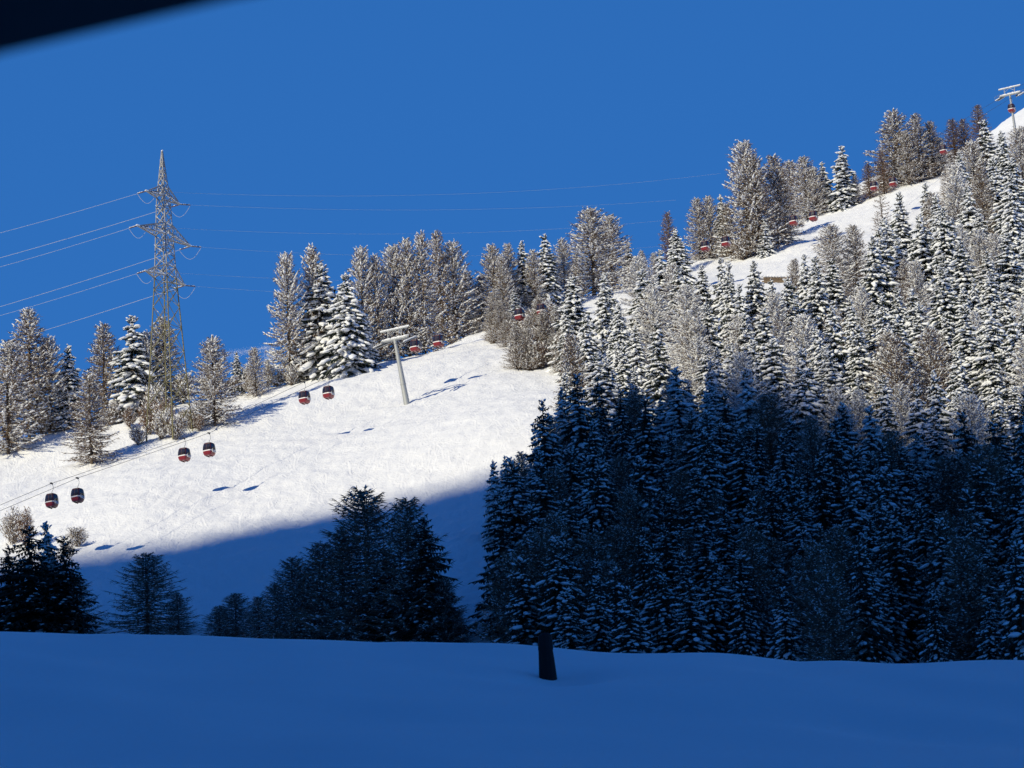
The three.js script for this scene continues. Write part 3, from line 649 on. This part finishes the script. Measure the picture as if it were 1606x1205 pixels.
// ------------------------------------------------------------------ the power pylon and its cables
{
  const foot = hit(266, 684), D = -foot.z, m = D / F;                      // m: metres in one pixel there
  const yaw = 58 * Math.PI / 180;
  const g = group('power_pylon', 'tall steel lattice power pylon with three snowy crossarms', 'pylon'); g.position.copy(foot); g.rotation.y = yaw;
  const hOf = (px, py) => at(px, py, D).y - foot.y;
  const lv = [[684, 267, 38], [437, 253, 18], [371, 248.5, 14.5], [311, 245, 11], [238, 240, 1.0]].map(([y, x, rho]) => [hOf(x, y), rho * m / 1.414]);
  const top = lv[4][0], aOf = (h) => lerpTable(lv, h);
  const olive = mat(0.19, 0.172, 0.085, 0.8), grey = mat(0.3, 0.3, 0.3, 0.55, { metalness: 0.35 });
  const corner = (h, k) => { const a = aOf(h); return V(a * [1, 1, -1, -1][k], h, a * [1, -1, -1, 1][k]); };
  const rnd = rng(77), up = V(0, 1, 0), ex = V(1, 0, 0), ez = V(0, 0, 1);
  const bar = (name, a, b, w, mt, parent = g) => { const o = mesh(name, BOX, mt, parent), d = V().subVectors(b, a), L = d.length(); o.position.addVectors(a, b).multiplyScalar(0.5); o.quaternion.setFromUnitVectors(V(0, 1, 0), d.normalize()); o.scale.set(w, L, w); return o; };
  for (let k = 0; k < 4; k++) {
    const f = new MB(), n = new MB();
    { const c = corner(0, k); f.bar(V(c.x, -1.8, c.z), c, 0.24); }
    f.bar(corner(0, k), corner(lv[1][0], k), 0.17); mesh('leg', f.build(), olive, g);
    for (let i = 1; i < 4; i++) n.bar(corner(lv[i][0], k), corner(lv[i + 1][0], k), 0.18 - 0.025 * i); mesh('mast_corner', n.build(), grey, g);
  }
  const hs = []; for (let i = 0; i <= 7; i++) hs.push(lv[1][0] * (1 - Math.pow(1 - i / 7, 1.35)));
  for (let s = 1; s < 4; s++) { const n = [0, 4, 4, 6][s]; for (let i = 1; i <= n; i++) hs.push(lv[s][0] + (lv[s + 1][0] - lv[s][0]) * i / n * (s === 3 ? 0.93 : 1)); }
  const sn = new MB();
  for (let i = 0; i + 1 < hs.length; i++) for (let k = 0; k < 4; k++) {
    const k2 = (k + 1) % 4, mt = i < 7 ? olive : grey, w = i < 7 ? 0.085 : 0.12;
    const a0 = corner(hs[i], k), a1 = corner(hs[i + 1], k2), b0 = corner(hs[i], k2), b1 = corner(hs[i + 1], k);
    bar('brace', a0, a1, w, mt); bar('brace', b0, b1, w, mt);
    if (i > 0 && i % 2 === 0) bar('strut', a0, b0, w, mt);
    for (const [p, q] of [[a0, a1], [b0, b1]]) for (let j = 0; j < (i < 7 ? 2 : 2); j++) if (rnd() < (i < 6 ? 0.25 : 0.75)) { const c = V().lerpVectors(p, q, rnd()); c.y += 0.07; const t = V().subVectors(q, p).normalize(); sn.lump(c, t, up, V().crossVectors(t, up).normalize(), 0.32 + 0.25 * rnd(), 0.08, 0.08, rnd, OCT); }
  }
  mesh('snow', sn.build(), treeSnow, g);
  { const c = new MB(); c.lump(V(0, top + 0.1, 0), ex, up, ez, 0.22, 0.22, 0.22, rnd); mesh('tip_snow', c.build(), treeSnow, g); }
  g.updateMatrixWorld(true);
  const arms = [[311, 245, 24, 'top'], [371, 248.5, 38, 'middle'], [437, 253, 28, 'bottom']], tips = [];
  for (const [py, px, len] of arms) for (const side of [-1, 1]) {
    const h = hOf(px, py), L = len * m / Math.cos(yaw), a = aOf(h), b = new MB(), s2 = new MB(), tip = V(side * L, h, 0), rise = 2.3, a2 = aOf(h + rise);
    for (const z of [-1, 1]) {
      const r0 = V(side * a, h, z * a), u0 = V(side * a2, h + rise, z * a2);
      b.bar(r0, tip, 0.22); b.bar(u0, tip, 0.17);
      const n = Math.max(3, Math.round((L - a) / 1.3));
      for (let i = 0; i < n; i++) { const k = i / n, k1 = (i + 0.5) / n, k2 = (i + 1) / n; b.bar(V().lerpVectors(r0, tip, k), V().lerpVectors(u0, tip, k1), 0.06); b.bar(V().lerpVectors(u0, tip, k1), V().lerpVectors(r0, tip, k2), 0.06); }
      for (let i = 0; i < n * 2; i++) if (rnd() < 0.85) { const c = V().lerpVectors(r0, tip, (i + rnd()) / (n * 2)); c.y += 0.12; s2.lump(c, V().subVectors(tip, r0).normalize(), up, ez, 0.4 + 0.3 * rnd(), 0.16, 0.2, rnd); }
    }
    const n = Math.max(3, Math.round((L - a) / 1.2)); for (let i = 0; i < n; i++) { const k = i / n, k2 = (i + 1) / n, z0 = a * (1 - k), z2 = a * (1 - k2), x0 = side * (a + (L - a) * k), x2 = side * (a + (L - a) * k2); b.bar(V(x0, h, (i % 2 ? -1 : 1) * z0), V(x2, h, (i % 2 ? 1 : -1) * z2), 0.06); }
    s2.lump(V(side * (L - 0.4), h + 0.16, 0), ex, up, ez, 0.8, 0.2, 0.26, rnd);
    const arm = mesh('crossarm', b.build(), grey, g); mesh('snow', s2.build(), treeSnow, arm);
    tips.push({ p: tip.clone().applyMatrix4(g.matrixWorld), local: tip });
  }
  // strain insulators to either side, jumper loops below, cables onward
  const inv = g.matrixWorld.clone().invert(), mCeramic = mat(0.09, 0.05, 0.035, 0.3), mWire = mat(0.5, 0.51, 0.53, 0.6);
  const leftAim = [[-60, 381], [-60, 421], [-60, 435], [-60, 499], [-60, 512], [-60, 557]];
  const rightAim = [[[700, 305], [1130, 272]], [[700, 329], [1060, 314]], [[700, 365], [1060, 344]], [[700, 402], [1060, 384]], [[700, 440], [1060, 424]], [[700, 466], [1060, 452]]];
  const names = ['top arm, piste side', 'top arm, far side', 'middle arm, piste side', 'middle arm, far side', 'bottom arm, piste side', 'bottom arm, far side'];
  tips.forEach(({ p }, i) => {
    const far = at(leftAim[i][0], leftAim[i][1], D + 45), ends = [];
    const rFar = at(...rightAim[i][1], 850);
    const spans = [[far, null], [rFar, rightAim[i][0]]];
    spans.forEach(([q, mid], w) => {
      let aim = q;
      if (mid) { const c = V().lerpVectors(p, q, 0.5), my = at(mid[0], mid[1], -c.z).y; aim = V(2 * c.x - 0.5 * (p.x + q.x), 2 * my - 0.5 * (p.y + q.y), 2 * c.z - 0.5 * (p.z + q.z)); }
      const dn = V().subVectors(aim, p).normalize(), e = V().copy(p).addScaledVector(dn, 3.1); ends.push(e);
      // insulator string
      const A = p.clone().applyMatrix4(inv), B = e.clone().applyMatrix4(inv), b = new MB(), n = 26, pts = []; for (let j = 0; j <= n; j++) pts.push(V().lerpVectors(A, B, j / n));
      b.tube(pts, k => { const j = Math.round(k * n); return j < 3 || j > n - 3 ? 0.03 : j % 2 ? 0.13 : 0.05; }, 8);
      const ins = mesh('insulator', b.build(), mCeramic, g), sb = new MB(); const t = V().subVectors(B, A).normalize();
      for (let j = 0; j < 5; j++) if (rnd() < 0.8) { const c = V().lerpVectors(A, B, 0.12 + 0.18 * j + 0.06 * rnd()); c.y += 0.11; sb.lump(c, t, up, V().crossVectors(t, up).normalize(), 0.26, 0.1, 0.12, rnd); }
      mesh('snow', sb.build(), treeSnow, ins);
      // cable
      const cb = new MB(), cp = []; const N = 60; for (let j = 0; j <= N; j++) { const k = j / N; const c = mid ? V().copy(e).multiplyScalar((1 - k) ** 2).addScaledVector(aim, 2 * k * (1 - k)).addScaledVector(q, k * k) : V().lerpVectors(e, q, k); if (!mid) c.y -= 0.25 * Math.sin(Math.PI * k); cp.push(c); }
      cb.tube(cp, w ? 0.015 : (i % 2 ? 0.034 : 0.027), 5);
      tag(mesh('power_cable', cb.build(), mWire), `frosted power cable from the pylon ${names[i]}, leading ${w ? 'uphill towards the upper piste' : 'down to the valley'}`, 'cable', 'power cables of the lattice pylon');
    });
    const A = ends[0].clone().applyMatrix4(inv), B = ends[1].clone().applyMatrix4(inv), b = new MB(), pts = []; for (let j = 0; j <= 14; j++) { const k = j / 14, c = V().lerpVectors(A, B, k); c.y -= 2.2 * Math.sin(Math.PI * k); pts.push(c); } b.tube(pts, 0.035, 5); mesh('jumper_loop', b.build(), mWire, g);
  });
}

// ------------------------------------------------------------------ small things
{ // dark stump of a post in the meadow
  const g = group('fence_post', 'short black weathered wooden post stuck in the snow meadow', 'post');
  const y0 = meadowY(POST.x, 24) + meadowPit(POST.x, 24);
  g.position.set(POST.x, y0 - 0.06, POST.z);
  const px = 24 / F, dark = mat(0.012, 0.011, 0.012, 0.9);
  const ring = (y, x0, x1, r) => { const c = (x0 + x1) / 2, w = (x1 - x0) / 2, p = []; for (let k = 0; k < 12; k++) { const a = k / 12 * 6.283; p.push(V(c + w * Math.cos(a) * (1 + 0.05 * Math.sin(3 * a)), y, w * Math.sin(a))); } return p; };
  const H = at(857, 994, 24).y - (y0 - 0.06);
  const lev = (list) => { const b = new MB(), R = list.map(l => ring(...l)); for (let j = 0; j + 1 < R.length; j++) for (let i = 0; i < 12; i++) b.quad(R[j][i], R[j + 1][i], R[j + 1][(i + 1) % 12], R[j][(i + 1) % 12]); const t = R[R.length - 1], m = V(0, list[list.length - 1][0] + 0.004, 0); for (let i = 0; i < 12; i++) b.tri(m, t[(i + 1) % 12], t[i]); return b.build(); };
  mesh('stake', lev([[-0.1, -14.5 * px, 17 * px], [0.06, -14 * px, 15 * px], [H * 0.5, -13 * px, 12.5 * px], [H * 0.7, -12.5 * px, 10.5 * px]]), dark, g);
  mesh('cap', lev([[H * 0.7, -13 * px, 11 * px], [H * 0.74, -13 * px, 11.5 * px], [H * 0.95, -12 * px, 10.5 * px], [H, -8 * px, 7 * px]]), mat(0.009, 0.009, 0.01, 0.85), g);
}
{ // timber wall below the upper piste
  const a = hit(1196, 446), b = hit(1250, 446), d = -a.z; b.z = a.z - 1.5; 
  const g = group('retaining_wall', 'low brown timber retaining wall below the upper piste', 'wall'); g.position.copy(a);
  const dirn = V(b.x - a.x, 0, b.z - a.z), L = dirn.length(); g.rotation.y = Math.atan2(-dirn.z, dirn.x);
  const woods = [mat(0.24, 0.17, 0.1, 0.9), mat(0.19, 0.135, 0.085, 0.9), mat(0.28, 0.2, 0.12, 0.9)];
  for (let i = 0; i < 6; i++) { const o = mesh('log', new THREE.CylinderGeometry(0.17, 0.17, L - (i % 2) * 0.5, 8), woods[i % 3], g); o.rotation.z = Math.PI / 2; o.position.set(L / 2 + (i % 2) * 0.2, 0.05 + i * 0.3, -0.05 * i); }
  const s = new MB(), r = rng(4); for (let x = 0; x < L; x += 0.7) s.lump(V(x, 1.85, -0.4), V(1, 0, 0), V(0, 1, 0), V(0, 0, 1), 0.6, 0.2, 0.6, r); mesh('snow', s.build(), treeSnow, g);
}
{ // piste marker
  const p = hit(1231, 463), g = group('piste_marker', 'tiny dark marker post standing below the timber wall', 'post'); g.position.copy(p);
  mesh('pole', new THREE.CylinderGeometry(0.07, 0.07, 1.1, 8).translate(0, 0.4, 0), mDarkSteel, g); mesh('plate', new THREE.CylinderGeometry(0.18, 0.18, 0.3, 12).translate(0, 0.8, 0), mDarkSteel, g);
}

{ // drifting powder from a snow gun behind the crest
  const r = rng(12), geo = new THREE.TetrahedronGeometry(0.035), n = 4200, im = new THREE.InstancedMesh(geo, treeSnow, n);
  const a = at(424, 556, 790), m = new THREE.Matrix4(), q = new THREE.Quaternion(), e = new THREE.Euler(), gs = () => (r() + r() + r() - 1.5) / 1.5;
  for (let i = 0; i < n; i++) {
    const jet = r() < 0.35; let x, y, z;
    if (jet) { const k = Math.pow(r(), 0.8); x = -0.5 - 9 * k; y = 1.6 - 1.3 * k + gs() * (0.2 + 1.6 * k); z = gs() * 1.5; }
    else { const k = Math.sqrt(r()); x = gs() * 2.6; y = gs() * 4.2 - 0.4; z = gs() * 2.6; }
    e.set(r() * 6, r() * 6, r() * 6); q.setFromEuler(e); const s = 0.5 + r();
    m.compose(V(a.x + x, a.y + y, a.z + z), q, V(s, s, s)); im.setMatrixAt(i, m);
  }
  im.name = 'snow_plume'; scene.add(im); tag(im, 'faint white plume of snow gun powder beside the crest clump', 'snow plume', null, 'stuff');
}

// ------------------------------------------------------------------ the car by the road that the view is taken from, through its open side window
{
  const g = group('parked_car', 'dark car at the roadside, its window frame edge black and blurred against the sky', 'car');
  const paint = mat(0.008, 0.008, 0.009, 0.7), lining = mat(0.02, 0.02, 0.02, 0.95), rubber = mat(0.01, 0.01, 0.01, 0.9), alloy = mat(0.4, 0.4, 0.41, 0.4, { metalness: 0.7 });
  g.position.set(-0.83, 0, 0);
  const frontWindow = [[-0.98, 1.05], [-0.62, 1.34], [-0.3, 1.445], [0, 1.5], [0.3, 1.53], [0.5, 1.52], [0.54, 1.48], [0.55, 1.05]];
  const rearWindow = [[0.64, 1.05], [0.65, 1.3], [0.67, 1.42], [0.705, 1.47], [0.762, 1.4943], [0.794, 1.5005], [0.9, 1.516], [1.15, 1.522], [1.42, 1.46], [1.5, 1.05]];
  const poly = (p) => { const s = new THREE.Path(); p.forEach(([x, y], i) => i ? s.lineTo(x, y) : s.moveTo(x, y)); s.closePath(); return s; };
  const outline = [[-2.25, 0.35], [-2.3, 0.62], [-2.15, 0.86], [-1.15, 1.02], [-0.68, 1.38], [-0.3, 1.52], [0.1, 1.6], [0.9, 1.61], [1.45, 1.54], [1.95, 1.1], [2.15, 1.0], [2.2, 0.5], [2.1, 0.35], [1.72, 0.35], [1.66, 0.58], [1.4, 0.7], [1.14, 0.58], [1.08, 0.35], [-1.06, 0.35], [-1.12, 0.58], [-1.38, 0.7], [-1.64, 0.58], [-1.7, 0.35]];
  const side = (holes) => { const s = new THREE.Shape(); outline.forEach(([x, y], i) => i ? s.lineTo(x, y) : s.moveTo(x, y)); s.closePath(); s.holes.push(...holes); return new THREE.ExtrudeGeometry(s, { depth: 0.05, bevelEnabled: false }); };
  // the outer face of the side panel lies half a metre ahead of the lens
  const near = mesh('side_panel', side([poly(frontWindow), poly(rearWindow)]), paint, g); near.position.z = -0.5;
  const far = mesh('side_panel', side([]), paint, g); far.position.z = 1.1;  // window openings left out on this side to keep the interior dark
  const b = new MB(); const strip = (list) => { for (let i = 0; i + 1 < list.length; i++) { const [x0, y0] = list[i], [x1, y1] = list[i + 1]; b.quad(V(x0, y0, -0.452), V(x0, y0, 1.1), V(x1, y1, 1.1), V(x1, y1, -0.452)); } };
  strip([[-0.3, 1.51], [0.1, 1.59], [0.9, 1.6], [1.45, 1.53]]); mesh('roof', b.build(), lining, g);
  const hb = new MB(); const hq = (x0, y0, x1, y1) => hb.quad(V(x0, y0, -0.452), V(x0, y0, 1.1), V(x1, y1, 1.1), V(x1, y1, -0.452)); hq(-2.29, 0.4, -2.29, 0.62); hq(-2.29, 0.62, -2.14, 0.85); hq(-2.14, 0.85, -1.15, 1.01); mesh('bonnet', hb.build(), paint, g);
  const tb = new MB(); for (const [x0, y0, x1, y1] of [[1.95, 1.09, 2.14, 0.99], [2.14, 0.99, 2.19, 0.5]]) tb.quad(V(x0, y0, -0.452), V(x0, y0, 1.1), V(x1, y1, 1.1), V(x1, y1, -0.452)); mesh('tailgate', tb.build(), paint, g);
  mesh('floor', new THREE.BoxGeometry(4.2, 0.08, 1.58).translate(-0.05, 0.32, 0.3), lining, g);
  for (const x of [-1.38, 1.4]) for (const z of [-0.44, 1.04]) {
    const w = mesh('wheel', new THREE.TorusGeometry(0.235, 0.085, 14, 32), rubber, g); w.position.set(x, 0.318, z); w.scale.z = 1.1;
    mesh('rim', new THREE.CylinderGeometry(0.19, 0.19, 0.12, 20).rotateX(Math.PI / 2), alloy, w);
  }
}
renderer.render(scene, camera);
